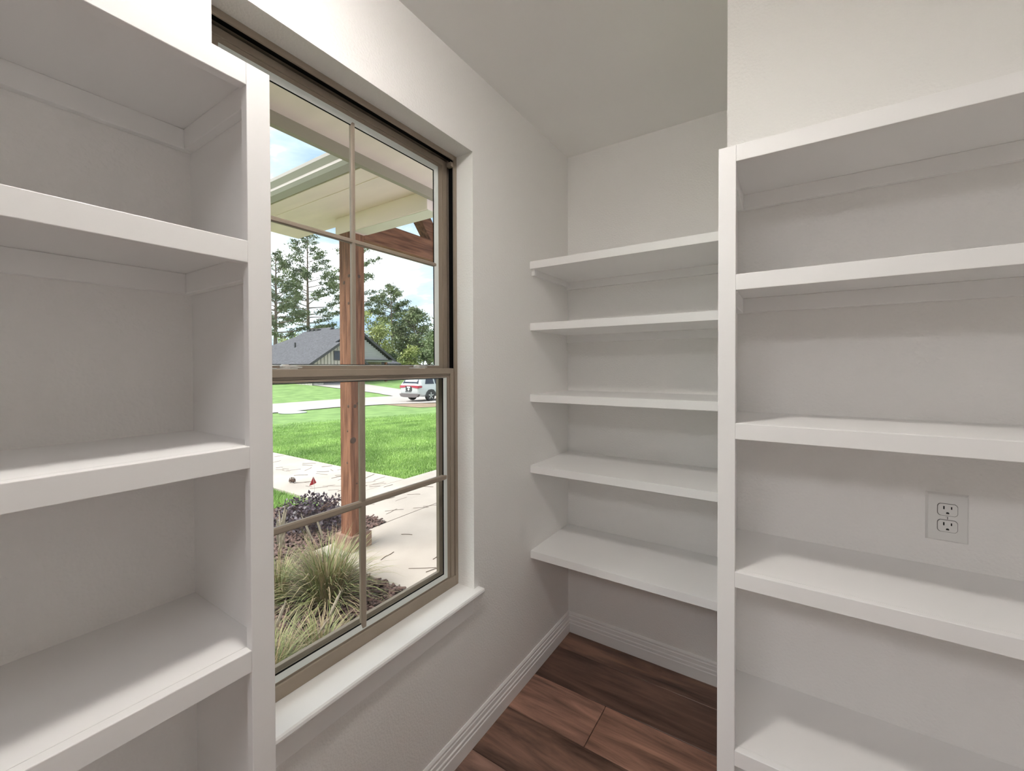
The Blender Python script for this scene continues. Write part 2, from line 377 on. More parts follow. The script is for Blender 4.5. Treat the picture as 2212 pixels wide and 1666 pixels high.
# stool and apron
mb = MB().prism([(FX - 0.01, ZS - 0.022), (0.026, ZS - 0.022), (0.031, ZS - 0.018), (0.033, ZS - 0.011), (0.031, ZS - 0.004), (0.026, ZS), (FX - 0.01, ZS)], 1, YL, YR)
mb.prism([(0.0, ZS - 0.022), (0.026, ZS - 0.022), (0.031, ZS - 0.018), (0.033, ZS - 0.011), (0.031, ZS - 0.004), (0.026, ZS), (0.0, ZS)], 1, 0.396, YL)
mb.prism([(0.0, ZS - 0.022), (0.026, ZS - 0.022), (0.031, ZS - 0.018), (0.033, ZS - 0.011), (0.031, ZS - 0.004), (0.026, ZS), (0.0, ZS)], 1, YR, 1.376)
parts.append(mb.build('window_stool', TRIM, W))
parts.append(box('apron', (0.0, 0.396, 0.540), (0.014, 1.325, ZS - 0.022), TRIM, W, 0.002))
rel(W, *[p for p in parts if p.parent == W])

# ------------------------------------------------------------------ shelving
ZT = [1.7525, 1.4015, 1.0495, 0.6225]
TH = 0.0375
def unit_left():
    U = thing('shelving_unit', 'white built-in shelving unit left of the window, partly covering it', 'shelf unit')
    y0, y1, ys = YB + 0.001, 0.3934, 0.3545
    box('stile', (UX - 0.019, ys, 0), (UX, y1, 2.054), TRIM, U, 0.0012)
    box('stile', (UX - 0.019, y0, 0), (UX, y0 + 0.039, 2.054), TRIM, U, 0.0012)
    box('top_rail', (UX - 0.019, y0 + 0.039, 2.0155), (UX, ys, 2.054), TRIM, U, 0.0012)
    box('top_panel', (0.0, y0, 2.035), (UX - 0.019, y1 - 0.0125, 2.054), TRIM, U)
    box('side_panel', (0.0, y1 - 0.0125, 0), (UX - 0.019, y1, 2.054), TRIM, U)
    for z in ZT + [0.16]:
        sh = MB().box((0.0, y0, z - 0.019), (UX - 0.019, y1 - 0.0125, z)).build('shelf', TRIM, U)
        box('shelf_edge', (UX - 0.019, y0 + 0.039, z - TH), (UX, ys, z), TRIM, sh, 0.0012)
    for z in [2.035] + [q - 0.019 for q in ZT]:
        box('cleat', (0.0, y0, z - 0.042), (0.017, y1 - 0.0125, z), TRIM, U, 0.0015)
        box('cleat', (0.017, y1 - 0.0125 - 0.017, z - 0.042), (UX - 0.03, y1 - 0.0125, z), TRIM, U, 0.0015)
    return U
unit_left()
def unit_right():
    U = thing('shelving_unit', 'white built-in shelving unit on the right with a socket behind its shelves', 'shelf unit')
    x0, x1, xs = 0.9311, XR - 0.001, 0.9686
    yb = WY
    box('stile', (x0, UY, 0), (xs, UY + 0.019, 2.0545), TRIM, U, 0.0012)
    box('stile', (x1 - 0.0375, UY, 0), (x1, UY + 0.019, 2.0545), TRIM, U, 0.0012)
    box('top_rail', (xs, UY, 2.016), (x1 - 0.0375, UY + 0.019, 2.0545), TRIM, U, 0.0012)
    box('top_panel', (x0 + 0.0125, UY + 0.019, 2.0355), (x1, yb, 2.0545), TRIM, U)
    box('side_panel', (x0, UY + 0.019, 0), (x0 + 0.0125, yb, 2.0545), TRIM, U)
    for z in ZT + [0.16]:
        sh = MB().box((x0 + 0.0125, UY + 0.019, z - 0.019), (x1, yb, z)).build('shelf', TRIM, U)
        box('shelf_edge', (xs, UY, z - TH), (x1 - 0.0375, UY + 0.019, z), TRIM, sh, 0.0012)
    for z in [2.0355] + [q - 0.019 for q in ZT]:
        box('cleat', (x0 + 0.0125, yb - 0.017, z - 0.042), (x1, yb, z), TRIM, U, 0.0015)
        box('cleat', (x0 + 0.0125, UY + 0.025, z - 0.042), (x0 + 0.0295, yb - 0.017, z), TRIM, U, 0.0015)
    return U
unit_right()
for i, z in enumerate([2.056, 1.7517, 1.3995, 1.047, 0.6214]):
    lab = ['white alcove shelf beyond the window, topmost of the five', 'white alcove shelf beyond the window, second from the top',
           'white alcove shelf beyond the window, middle one of the five', 'white alcove shelf beyond the window, fourth from the top',
           'lowest white alcove shelf, open floor and baseboard beneath it'][i]
    T = thing('wall_shelf', lab, 'shelf', 'five shelves across the alcove')
    box('board', (0.0, 1.795, z - 0.037), (WX, D, z), TRIM, T, 0.0012)
    box('cleat', (0.0, D - 0.017, z - 0.037 - 0.042), (WX, D, z - 0.037), TRIM, T, 0.0012)
    if i == 0:
        box('cleat', (0.0, 1.812, z - 0.037 - 0.030), (0.017, D - 0.017, z - 0.037), TRIM, T, 0.0012)

# ------------------------------------------------------------------ socket
U = thing('wall_outlet', 'white duplex wall outlet behind the right hand shelves', 'outlet')
oxc, ozc, oy = 1.3925, 1.1705, WY
mb = MB(); w2, h2 = 0.0375, 0.0585
mb.add([(oxc - w2, oy, ozc - h2), (oxc + w2, oy, ozc - h2), (oxc + w2, oy, ozc + h2), (oxc - w2, oy, ozc + h2),
        (oxc - w2 + 0.004, oy - 0.006, ozc - h2 + 0.004), (oxc + w2 - 0.004, oy - 0.006, ozc - h2 + 0.004), (oxc + w2 - 0.004, oy - 0.006, ozc + h2 - 0.004), (oxc - w2 + 0.004, oy - 0.006, ozc + h2 - 0.004)],
       [(0, 1, 2, 3), (4, 5, 6, 7), (0, 1, 5, 4), (1, 2, 6, 5), (2, 3, 7, 6), (3, 0, 4, 7)])
mb.build('cover_plate', PLASTIC, U)
def stadium(cx, cz, a, b, n=28):
    out = []
    for k in range(n):
        t = 2 * math.pi * k / n
        x = max(-a, min(a, 1.16 * a * math.cos(t))); z = max(-b, min(b, 1.35 * b * math.sin(t)))
        out.append((cx + x, cz + z))
    return out
for dz in (0.0195, -0.0195):
    cz = ozc + dz
    mb = MB()
    def ex(poly, y0, y1): mb.prism([(p[0], p[1]) for p in poly], 1, y0, y1)
    ex(stadium(oxc, cz, 0.0178, 0.0148), oy - 0.0066, oy - 0.0060); mb.build('socket_gap', mat('socket_shadow_line', (0.10, 0.10, 0.095), 0.7), U)
    mb = MB(); ex(stadium(oxc, cz, 0.0168, 0.0138), oy - 0.0080, oy - 0.0060); sk = mb.build('socket', PLASTIC, U)
    mb = MB(); mb.box((oxc - 0.0078, oy - 0.0083, cz + 0.0012), (oxc - 0.0052, oy - 0.0075, cz + 0.0088)); mb.box((oxc + 0.0054, oy - 0.0083, cz + 0.0020), (oxc + 0.0078, oy - 0.0075, cz + 0.0082))
    mb.prism([(oxc - 0.0027, cz - 0.0095), (oxc + 0.0027, cz - 0.0095), (oxc + 0.0027, cz - 0.0070), (oxc + 0.0014, cz - 0.0054), (oxc - 0.0014, cz - 0.0054), (oxc - 0.0027, cz - 0.0070)], 1, oy - 0.0083, oy - 0.0075)
    mb.build('slots', SLOT, sk)
MB().lathe([(0.0032, -0.0078), (0.0032, -0.006)], (oxc, oy, ozc), 14, 1).build('screw', PLASTIC, U)
box('screw_groove', (oxc - 0.0005, oy - 0.0081, ozc - 0.003), (oxc + 0.0005, oy - 0.0077, ozc + 0.003), SLOT, U)

# ------------------------------------------------------------------ ceiling lamp (above the frame; its light shapes every shelf shadow)
LX, LY = 0.58, 0.385
U = thing('ceiling_light', 'round opal flush-mount ceiling light over the pantry floor', 'light', loc=(LX, LY, H))
MB().lathe([(0.098, 0.0), (0.098, -0.018), (0.09, -0.022), (0.0, -0.022)], (0, 0, 0), 40).build('base_ring', TRIM, U)
MB().lathe([(0.086, -0.022), (0.082, -0.034), (0.066, -0.046), (0.04, -0.053), (0.0001, -0.056)], (0, 0, 0), 32).build('glass_dome', emit_mat('lamp_dome', (1.0, 0.945, 0.90), LAMP_GLOW), U, smooth=True)
for hx in (0.45, 1.15):  # unseen fill panels, added to brighten the pantry through the doorway
    U = thing('fill_panel', 'flat square fill light panel added on the hall ceiling, %s one, out of view' % ('left' if hx < 0.8 else 'right'), 'light', 'added fill panels in the hall', loc=(hx, -1.75, H))
    MB().box((-0.31, -0.31, -0.03), (0.31, 0.31, 0.0)).build('panel_frame', TRIM, U)
    MB().box((-0.29, -0.29, -0.031), (0.29, 0.29, -0.029)).build('diffuser', emit_mat('fill_diffuser', (1.0, 0.96, 0.92), 2.0), U)
    ld = bpy.data.lights.new('fill_light', 'AREA'); ld.shape = 'SQUARE'; ld.size = 0.58; ld.energy = HALL_FILL_WATTS; ld.color = (0.97, 0.98, 1.0)
    lo = bpy.data.objects.new('fill_light', ld); COL.objects.link(lo); lo.parent = U; lo.location = (0, 0, -0.036)

# ================================================================== OUTSIDE
GK = [(-140, 1.4), (-90, 0.6), (-46, -0.1), (-27, -0.72), (-20, -0.72), (-15, -0.58), (-8, -0.15), (10, -0.15)]
GXs = [k[0] for k in GK]; GZs = [k[1] for k in GK]
def gz(x): return float(np.interp(x, GXs, GZs))
def ground(name, poly, dz, mt, thick=0.0):                     # flat outline laid on the terrain, cut where the slope changes
    bm = bmesh.new()
    f = bm.faces.new([bm.verts.new((x, y, 0)) for x, y in poly])
    for x in GXs:
        bmesh.ops.bisect_plane(bm, geom=bm.verts[:] + bm.edges[:] + bm.faces[:], plane_co=(x, 0, 0), plane_no=(1, 0, 0), dist=1e-5)
    bmesh.ops.triangulate(bm, faces=bm.faces)
    for v in bm.verts: v.co.z = gz(v.co.x) + dz
    if thick:
        r = bmesh.ops.extrude_face_region(bm, geom=bm.faces[:])
        for g_ in r['geom']:
            if isinstance(g_, bmesh.types.BMVert): g_.co.z -= thick
    bmesh.ops.recalc_face_normals(bm, faces=bm.faces)
    me = bpy.data.meshes.new(name); bm.to_mesh(me); bm.free(); me.materials.append(mt)
    o = bpy.data.objects.new(name, me); COL.objects.link(o); return o

tag(ground('lawn', [(-140, -60), (XO - 0.02, -60), (XO - 0.02, 140), (-140, 140)], -0.03, LAWN), 'green lawn falling away from the house to the road', 'lawn', kind='structure')
tag(ground('road', [(-26.2, -40), (-20.4, -40), (-20.4, 9), (-20.3, 14.5), (-19.2, 17.0), (-16.9, 19.0), (-16.4, 24), (-16.4, 90), (-24.8, 90), (-24.8, 22), (-25.6, 18.4)], 0.012, ROADC), 'pale concrete road crossing beyond the lawn', 'road', kind='structure')
tag(ground('driveway', [(-24.6, 22.3), (-28.0, 23.6), (-39.9, 25.0), (-39.9, 30.6), (-37.8, 30.0), (-30.0, 28.0), (-24.4, 27.0)], 0.014, ROADC), 'white concrete driveway running up to the far house', 'driveway', kind='structure')
tag(ground('dirt_strip', [(-19.6, 17.0), (-15.4, 15.9), (-13.6, 17.2), (-16.2, 19.3), (-17.2, 18.5), (-19.2, 17.6)], -0.012, DIRT), 'bare tan dirt strip beside the parked car', 'dirt', kind='structure')

# porch slab and walks
SLX = -2.58
tag(box('porch_slab', (SLX, 2.2, -0.42), (XO - 0.01, 7.2, -0.15), CONC, None, 0.006), 'broom-finished concrete porch slab beyond the window', 'slab', kind='structure')
tag(ground('walkway', [(-3.77, 3.08), (SLX - 0.008, 3.08), (SLX - 0.008, 9.0), (-3.77, 9.0), (-3.77, 4.42)], 0.0, CONC, 0.12), 'concrete landing walk along the front of the porch', 'walkway', kind='structure')
tag(ground('walkway', [(-3.776, 3.08), (-3.776, 4.40), (-5.3, 4.37), (-7.98, 4.37), (-7.98, 3.08)], 0.0, CONC, 0.12), 'straight concrete walk leading away past the red flag', 'walkway', kind='structure')
tag(ground('walkway', [(-7.988, 3.08), (-7.988, 4.37), (-11.0, 4.37), (-11.0, 3.08)], 0.0, CONC, 0.12), 'far end of the concrete walk, hidden by the left stile', 'walkway', kind='structure')
bedpoly = [(SLX - 0.008, 3.07), (-3.55, 3.07), (-4.0, 2.75), (-4.05, 2.2), (-3.6, 1.4), (-3.2, 0.2), (-3.2, -2.0), (XO - 0.01, -2.0), (XO - 0.01, 2.19), (SLX - 0.008, 2.19)]
bed = tag(ground('planting_bed', bedpoly, -0.008, SOIL, 0.03), 'dark soil of the mulched planting bed under the window', 'planting bed', kind='structure')
def in_poly(x, y, poly):
    c = np.zeros(len(x), bool); n = len(poly)
    for i in range(n):
        x1, y1 = poly[i]; x2, y2 = poly[(i + 1) % n]
        if y1 == y2: continue
        k = ((y1 > y) != (y2 > y)) & (x < (x2 - x1) * (y - y1) / (y2 - y1) + x1); c ^= k
    return c

# bark mulch, one uncountable layer of chips
def chips(n):
    x = npr.uniform(-4.05, -0.2, n); y = npr.uniform(0.1, 3.06, n); k = in_poly(x, y, bedpoly); x, y = x[k], y[k]; n = len(x)
    L = npr.uniform(0.018, 0.042, n); Wd = npr.uniform(0.006, 0.014, n); T = npr.uniform(0.002, 0.006, n)
    a = npr.uniform(0, 6.283, n); tl = npr.normal(0, 0.28, n); rl = npr.normal(0, 0.35, n); z = -0.150 + npr.uniform(0.0, 0.018, n)
    ca, sa, ct, st, cr, sr = np.cos(a), np.sin(a), np.cos(tl), np.sin(tl), np.cos(rl), np.sin(rl)
    ux = np.stack([ca * ct, sa * ct, st], 1); vx = np.stack([-sa * cr + ca * st * sr * -1, ca * cr - sa * st * sr, ct * sr], 1); wx = np.cross(ux, vx)
    c = np.stack([x, y, z], 1); V = []
    for sx, sy, sz in ((-1, -1, -1), (1, -.6, -1), (1, .7, -1), (-1, 1, -1), (-.9, -.8, 1), (.9, -.6, 1), (.8, .6, 1), (-.9, .8, 1)):
        V.append(c + ux * (sx * L)[:, None] + vx * (sy * Wd)[:, None] + wx * (sz * T)[:, None])
    V = np.stack(V, 1).reshape(-1, 3)
    q = np.array([(4, 5, 6, 7), (0, 1, 5, 4), (1, 2, 6, 5), (2, 3, 7, 6), (3, 0, 4, 7)])
    F = (q[None] + (np.arange(n) * 8)[:, None, None]).reshape(-1, 4)
    return V, F
V, F = chips(16000)
tag(fast_mesh('bark_mulch', V, F, MULCH), 'reddish brown bark mulch strewn over the planting bed', 'mulch', kind='stuff')

# lawn blades
def blades(n, x0, x1, y0, y1, poly, h0, h1, wd, zf):
    x = npr.uniform(x0, x1, n); y = npr.uniform(y0, y1, n)
    if poly is not None:
        k = in_poly(x, y, poly); x, y = x[k], y[k]
    k = npr.random(len(x)) < np.clip((17.5 - np.hypot(x, y)) / 9.0, 0, 1); x, y = x[k], y[k]
    n = len(x); z = np.interp(x, GXs, GZs) + zf
    a = npr.uniform(0, 6.283, n); h = npr.uniform(h0, h1, n); le = npr.uniform(0.1, 0.9, n) * h; la = npr.uniform(0, 6.283, n)
    b = np.stack([x, y, z], 1); d = np.stack([np.cos(a), np.sin(a), 0 * a], 1) * (wd * npr.uniform(.6, 1.4, n))[:, None]
    t = b + np.stack([np.cos(la) * le, np.sin(la) * le, h], 1)
    return np.stack([b - d, b + d, t], 1).reshape(-1, 3), np.arange(3 * n).reshape(-1, 3)
lp = [(-3.80, 4.44), (-5.3, 4.40), (-17.0, 4.40), (-17.0, 15), (-8, 15), (-3.80, 10.0)]
V, F = blades(620000, -17, -3.8, 4.4, 15, lp, 0.022, 0.048, 0.006, -0.03)
tag(fast_mesh('lawn_grass', V, F, BLADE), 'short green turf blades of the lawn past the walk', 'grass', kind='stuff')
lp2 = [(-3.62, 3.05), (-4.06, 2.72), (-4.1, 2.15), (-3.7, 1.4), (-8, 1.0), (-8, 3.05)]
V, F = blades(60000, -8, -3.6, 1.0, 3.06, lp2, 0.03, 0.07, 0.005, -0.03)
tag(fast_mesh('lawn_grass', V, F, BLADE), 'small wedge of turf between the walk and the planting bed', 'grass', kind='stuff')

# ------------------------------------------------------------------ eave and porch
ZP = 2.922
U = thing('house_eave', 'tan eave soffit with a drop fascia directly above the window outside', 'eave')
box('soffit', (-1.257, -3.0, ZP), (XO, 8.0, ZP + 0.02), CREAM, U)
box('fascia', (-1.295, -3.0, ZP - 0.072), (-1.257, 8.0, ZP + 0.19), FASC, U)
MB().prism([(-1.36, ZP + 0.20), (XO, ZP + 0.70), (XO, ZP + 0.72), (-1.36, ZP + 0.225)], 1, -3.0, 1.8).build('roof_deck', SHINGLE, U)

U = thing('porch_roof', 'gabled porch roof with gutter and tan soffit seen through the upper panes', 'roof')
x0, x1 = -3.35, -1.296
box('soffit', (x0, 2.047, ZP), (x1, 2.542, ZP + 0.02), CREAM, U)
box('soffit_channel', (x0, 1.982, ZP + 0.004), (x1, 2.047, ZP + 0.024), CREAM, U)
box('fascia', (x0, 1.884, ZP - 0.004), (x1, 1.978, ZP + 0.15), CREAM, U, 0.003)
mb = MB().prism([(1.872, ZP), (1.80, ZP + 0.004), (1.784, ZP + 0.03), (1.80, ZP + 0.062), (1.775, ZP + 0.10), (1.775, ZP + 0.125), (1.781, ZP + 0.125), (1.781, ZP + 0.105), (1.872, ZP + 0.105)], 0, x0, x1)
mb.build('gutter', mat('gutter_metal', (0.40, 0.35, 0.325), 0.4, 0.03, 3), U)
MB().prism([(1.85, ZP + 0.155), (3.78, ZP + 1.42), (3.78, ZP + 1.50), (1.85, ZP + 0.18)], 0, x0, x1 + 0.9).build('roof_deck', SHINGLE, U)
MB().prism([(5.82, ZP + 0.13), (3.78, ZP + 1.42), (3.78, ZP + 1.50), (5.82, ZP + 0.20)], 0, x0, x1 + 0.9).build('roof_deck', SHINGLE, U)
box('porch_ceiling', (-2.2, 2.562, ZP + 0.25), (XO, 5.0, ZP + 0.27), CREAM, U)

U = thing('porch_beam', 'cream boxed beam resting on the porch post', 'beam')
box('beam_case', (-2.482, 2.40, 2.772), (-1.297, 2.56, ZP), CREAM, U, 0.004)
box('bottom_board', (-2.225, 2.412, 2.768), (-1.297, 2.556, 2.7722), mat('pale_cream_board', (0.72, 0.66, 0.55), 0.7, 0.03, 3), U)

PX0, PX1, PY0, PY1 = -2.428, -2.27, 2.40, 2.558
U = thing('porch_post', 'rough cedar porch post standing on a pale skirt outside the window', 'post', loc=((PX0 + PX1) / 2, (PY0 + PY1) / 2, -0.15))
pp = []
pp.append(box('post', (PX0, PY0, -0.15), (PX1, PY1, 2.772), CEDAR, U, 0.006))
for (ya, yb_, xa, xb) in ((PY0 - 0.036, PY0 - 0.002, PX0 - 0.036, PX1 + 0.036), (PY1 + 0.002, PY1 + 0.036, PX0 - 0.036, PX1 + 0.036), (PY0 - 0.002, PY1 + 0.002, PX0 - 0.036, PX0 - 0.002), (PY0 - 0.002, PY1 + 0.002, PX1 + 0.002, PX1 + 0.036)):
    pp.append(box('skirt_board', (xa, ya, -0.15), (xb, yb_, -0.012), SKIRTW, U, 0.003))
def knot(face, a, z, r):
    mb = MB()
    if face == 'x': mb.lathe([(r, PX1 - 0.002), (r * 0.8, PX1 + 0.0012), (0.001, PX1 + 0.0018)], (0, a, z), 12, 0)
    else: mb.lathe([(r, PY0 + 0.002), (r * 0.8, PY0 - 0.0012), (0.001, PY0 - 0.0018)], (a, 0, z), 12, 1)
    pp.append(mb.build('knot', KNOT, U, smooth=True))
for f_, a_, z_, r_ in (('x', 2.424, 0.865, 0.034), ('x', 2.445, 1.178, 0.020), ('x', 2.475, 1.20, 0.014), ('x', 2.46, 0.46, 0.010), ('x', 2.50, 0.60, 0.014), ('y', -2.305, 1.178, 0.017), ('y', -2.32, 0.95, 0.012), ('y', -2.356, 2.315, 0.020), ('y', -2.285, 2.37, 0.018), ('y', -2.29, 2.12, 0.016), ('y', -2.328, 0.656, 0.012), ('x', 2.50, 2.38, 0.018)):
    knot(f_, a_, z_, r_)
rel(U, *pp)

U = thing('gable_truss', 'cedar gable truss with tie beam and raking strut above the porch', 'truss')
box('tie_beam', (-2.42, 2.562, 2.735), (-2.275, 5.0, 2.955), CEDARH, U, 0.006)
def bar(name, p, q, wd, xa, xb, mt):
    p = Vector((0, *p)); q = Vector((0, *q)); d = (q - p).normalized(); nn = Vector((0, -d.z, d.y)) * (wd / 2)
    MB().prism([((p + nn).y, (p + nn).z), ((q + nn).y, (q + nn).z), ((q - nn).y, (q - nn).z), ((p - nn).y, (p - nn).z)], 0, xa, xb).build(name, mt, U)
bar('strut', (3.58, 2.93), (2.98, 3.66), 0.15, -2.41, -2.285, CEDARH)
bar('strut', (3.98, 2.93), (4.58, 3.66), 0.15, -2.41, -2.285, CEDARH)
box('king_post', (-2.412, 3.705, 2.955), (-2.283, 3.855, 4.2), CEDAR, U, 0.005)
bar('rafter', (2.35, 3.33), (3.80, 4.24), 0.15, -2.415, -2.28, CEDARH)
bar('rafter', (5.21, 3.33), (3.76, 4.24), 0.15, -2.415, -2.28, CEDARH)
U = thing('porch_post', 'second cedar porch post, hidden beyond the window frame', 'post')
box('post', (PX0, 5.002, -0.15), (PX1, 5.16, ZP + 0.24), CEDAR, U, 0.006)

# ------------------------------------------------------------------ plants in the bed
def ribbon(mb, base, az, lean, length, wd, droop, seg=5):
    p = Vector(base); el = math.pi / 2 - lean; dirh = Vector((math.cos(az), math.sin(az), 0)); side = Vector((-math.sin(az), math.cos(az), 0))
    L_ = []; R_ = []; st = length / seg
    for i in range(seg + 1):
        wv = wd * (1 - (i / seg) ** 1.6) + 0.0004
        L_.append(p + side * wv); R_.append(p - side * wv)
        p = p + (dirh * math.cos(el) + Vector((0, 0, 1)) * math.sin(el)) * st
        el -= droop / seg * (0.5 + i / seg)
    o_ = len(mb.v); mb.v += [tuple(q) for q in L_] + [tuple(q) for q in R_]
    for i in range(seg):
        mb.f.append((o_ + i, o_ + i + 1, o_ + seg + 2 + i, o_ + seg + 1 + i)); mb.mi.append(mb.cur)
def ornamental(loc, label, nb, L0, L1, spread, nplume=0, ph=0.7, dry=0.3, seed=1, rad=0.06):
    r = random.Random(seed)
    U = thing('fountain_grass', label, 'grass clump', 'ornamental grasses in the bed', loc=loc)
    g1 = MB(); g2 = MB()
    for k in range(nb):
        a = r.uniform(0, 6.283); q = math.sqrt(r.random()) * rad
        mb = g2 if r.random() < dry else g1
        ribbon(mb, (q * math.cos(a), q * math.sin(a), 0), a + r.gauss(0, 0.5), abs(r.gauss(0.1, spread)), r.uniform(L0, L1), r.uniform(0.0022, 0.0048), r.uniform(0.7, 2.3))
    tag(g1.build('blades', FGRASS, U), kind='stuff'); tag(g2.build('dry_blades', DRY, U), 'straw coloured dry blades', kind='stuff')
    if nplume:
        g3 = MB(); g4 = MB()
        for k in range(nplume):
            a = r.uniform(0, 6.283); ln = abs(r.gauss(0.08, 0.12)); h = ph * r.uniform(0.7, 1.05)
            d = Vector((math.cos(a) * ln, math.sin(a) * ln, 1)); p0 = Vector((r.uniform(-.04, .04), r.uniform(-.04, .04), 0)); p1 = p0 + d * h * 0.7; p2 = p0 + d * h + Vector((0.04 * math.cos(a), 0.04 * math.sin(a), 0))
            g3.tube([p0, p1], [0.0016, 0.0012], 4)
            g4.tube([p1, p1.lerp(p2, .3), p1.lerp(p2, .75), p2], [0.003, 0.0085, 0.007, 0.0015], 6)
            for j in range(60):
                t = r.random(); c = p1.lerp(p2, t); aa = r.uniform(0, 6.283); dd = Vector((math.cos(aa), math.sin(aa), 0.9)) * r.uniform(0.012, 0.024)
                s_ = Vector((-math.sin(aa), math.cos(aa), 0)) * 0.0012
                g4.add([c - s_, c + s_, c + dd], [(0, 1, 2)])
        g3.build('plume_stems', DRY, U); tag(g4.build('plumes', PLUME, U), 'soft buff seed plumes', kind='stuff')
    return U
ornamental((-1.72, 1.80, -0.15), 'broad arching green grass clump in front of the porch post', 900, 0.26, 0.56, 0.62, 2, 0.62, 0.40, 3, 0.10)
ornamental((-1.98, 1.58, -0.15), 'upright grass with tall buff plumes beside the window stile', 220, 0.25, 0.45, 0.45, 10, 0.72, 0.5, 5, 0.05)
ornamental((-1.18, 1.12, -0.15), 'pale green grass low at the left corner of the glass', 420, 0.22, 0.42, 0.6, 4, 0.5, 0.35, 8, 0.08)
ornamental((-1.12, 1.36, -0.15), 'small grass with one plume against the bottom rail of the window', 320, 0.2, 0.36, 0.6, 2, 0.4, 0.4, 9, 0.05)
ornamental((-1.48, 0.98, -0.15), 'thin plumed grass mostly behind the left stile', 160, 0.22, 0.4, 0.35, 6, 0.66, 0.5, 12, 0.05)

def leafbush(name, loc, label, cat, n, R, Hh, ls, mt, ns=8, seed=1, shoots=0):
    r = random.Random(seed)
    U = thing(name, label, cat, loc=loc); g = MB(); st = MB()
    tips = []
    for k in range(ns):
        a = r.uniform(0, 6.283); q = R * r.uniform(0.3, 0.9); p = Vector((q * math.cos(a), q * math.sin(a), Hh * r.uniform(0.5, 0.95)))
        st.tube([(0, 0, 0), p * 0.5 + Vector((0, 0, 0.04)), p], [0.006, 0.004, 0.002], 5); tips.append(p)
    for k in range(shoots):
        a = r.uniform(-0.9, 0.9); p = Vector((R * 1.15 * math.cos(a), R * 1.15 * math.sin(a), Hh * r.uniform(1.0, 1.35)))
        st.tube([(R * 0.3 * math.cos(a), R * 0.3 * math.sin(a), Hh * 0.5), p], [0.004, 0.0015], 4)
        for j in range(14):
            t = j / 14; c = Vector((R * 0.3 * math.cos(a), R * 0.3 * math.sin(a), Hh * 0.5)).lerp(p, t); leaf(g, c, r, ls)
    for k in range(n):
        d = Vector((r.gauss(0, 1), r.gauss(0, 1), abs(r.gauss(0, 1)))).normalized(); rr = r.uniform(0.45, 1.0)
        leaf(g, Vector((d.x * R * rr, d.y * R * rr, 0.02 + d.z * Hh * rr)), r, ls)
    st.build('stems', STEM, U); tag(g.build('leaves', mt, U), kind='stuff')
    return U
def leaf(g, c, r, ls):
    a = Vector((r.gauss(0, 1), r.gauss(0, 1), r.gauss(0.3, 0.7))).normalized(); b = a.cross(Vector((r.gauss(0, 1), r.gauss(0, 1), r.gauss(0, 1)))).normalized(); s_ = ls * r.uniform(0.6, 1.3)
    g.add([c, c + a * s_ * 0.5 + b * s_ * 0.28, c + a * s_, c + a * s_ * 0.5 - b * s_ * 0.28], [(0, 1, 2, 3)])
leafbush('purple_shrub', (-3.22, 2.55, -0.15), 'low dark purple leaved shrub left of the cedar post', 'shrub', 1500, 0.40, 0.30, 0.045, PURP, 12, 4, 9)
leafbush('green_shrub', (-2.28, 1.60, -0.15), 'small bright green leafy plant at the edge of the left stile', 'shrub', 260, 0.16, 0.2, 0.055, GLEAF, 6, 6)

# flag, cone, fallen needles, lid
U = thing('marker_flag', 'small red marker flag on a wire beside the walk', 'flag', loc=(-3.93, 3.04, -0.15))
MB().tube([(0.035, 0, -0.02), (0.03, 0, 0.15), (0.0, 0, 0.31)], 0.0022, 5).build('wire', WIRE, U)
mb = MB(); mb.add([(0.0, 0.0, 0.31), (0.032, 0.02, 0.235), (-0.055, -0.02, 0.19), (0.004, 0.010, 0.215), (0.0, 0.004, 0.31), (0.032, 0.024, 0.235), (-0.055, -0.016, 0.19), (0.004, 0.014, 0.215)],
                  [(0, 1, 3), (0, 3, 2), (4, 7, 5), (4, 6, 7), (0, 2, 6, 4), (2, 3, 7, 6), (3, 1, 5, 7), (1, 0, 4, 5)]); mb.build('flag', RED, U)
U = thing('pine_cone', 'brown pine cone lying on the concrete walk', 'pine cone', loc=(-5.0, 3.36, -0.15))
mb = MB(); rr = random.Random(2)
mb.tube([(-0.06, 0, 0.03), (0, 0, 0.034), (0.06, 0.01, 0.03)], [0.014, 0.026, 0.010], 8)
for k in range(46):
    t = rr.uniform(-1, 1); a = rr.uniform(0, 6.283); R_ = 0.034 * (1 - 0.6 * t * t); c = Vector((0.055 * t, R_ * math.cos(a), 0.036 + R_ * math.sin(a))); nrm = Vector((0.4, math.cos(a), math.sin(a))) * 0.016
    s_ = Vector((0, -math.sin(a), math.cos(a))) * 0.009
    if c.z + nrm.z < 0.002: continue
    mb.add([c - s_, c + s_, c + nrm], [(0, 1, 2)])
mb.build('scales', CONE, U)

spots = []
while len(spots) < 90:
    x = rnd.uniform(-7.2, -0.9); y = rnd.uniform(2.35, 4.3)
    if x < SLX and y < 3.16: continue
    if x > SLX and y > 3.9: continue
    if x < -3.7 and y > 4.25: continue
    if -2.6 < x < -2.05 and y < 2.75: continue
    if x > SLX and rnd.random() < 0.55: continue
    spots.append((x, y))
for x, y in spots:
    ln = rnd.uniform(0.10, 0.26)
    pts = [(-ln / 2, 0, 0.003), (-ln * 0.15, ln * rnd.uniform(-.05, .05), 0.004), (ln * 0.2, ln * rnd.uniform(-.05, .05), 0.004), (ln / 2, 0, 0.003)]
    o = MB().tube(pts, rnd.choice([0.0016, 0.0022, 0.003]), 4).build('fallen_needle', TWIG)
    a = rnd.gauss(0.95, 0.55); o.location = (x, y, -0.15); o.rotation_euler = (0, 0, a)
    tag(o, 'thin brown pine needle fallen on the pale concrete', 'twig', 'fallen needles on the concrete')
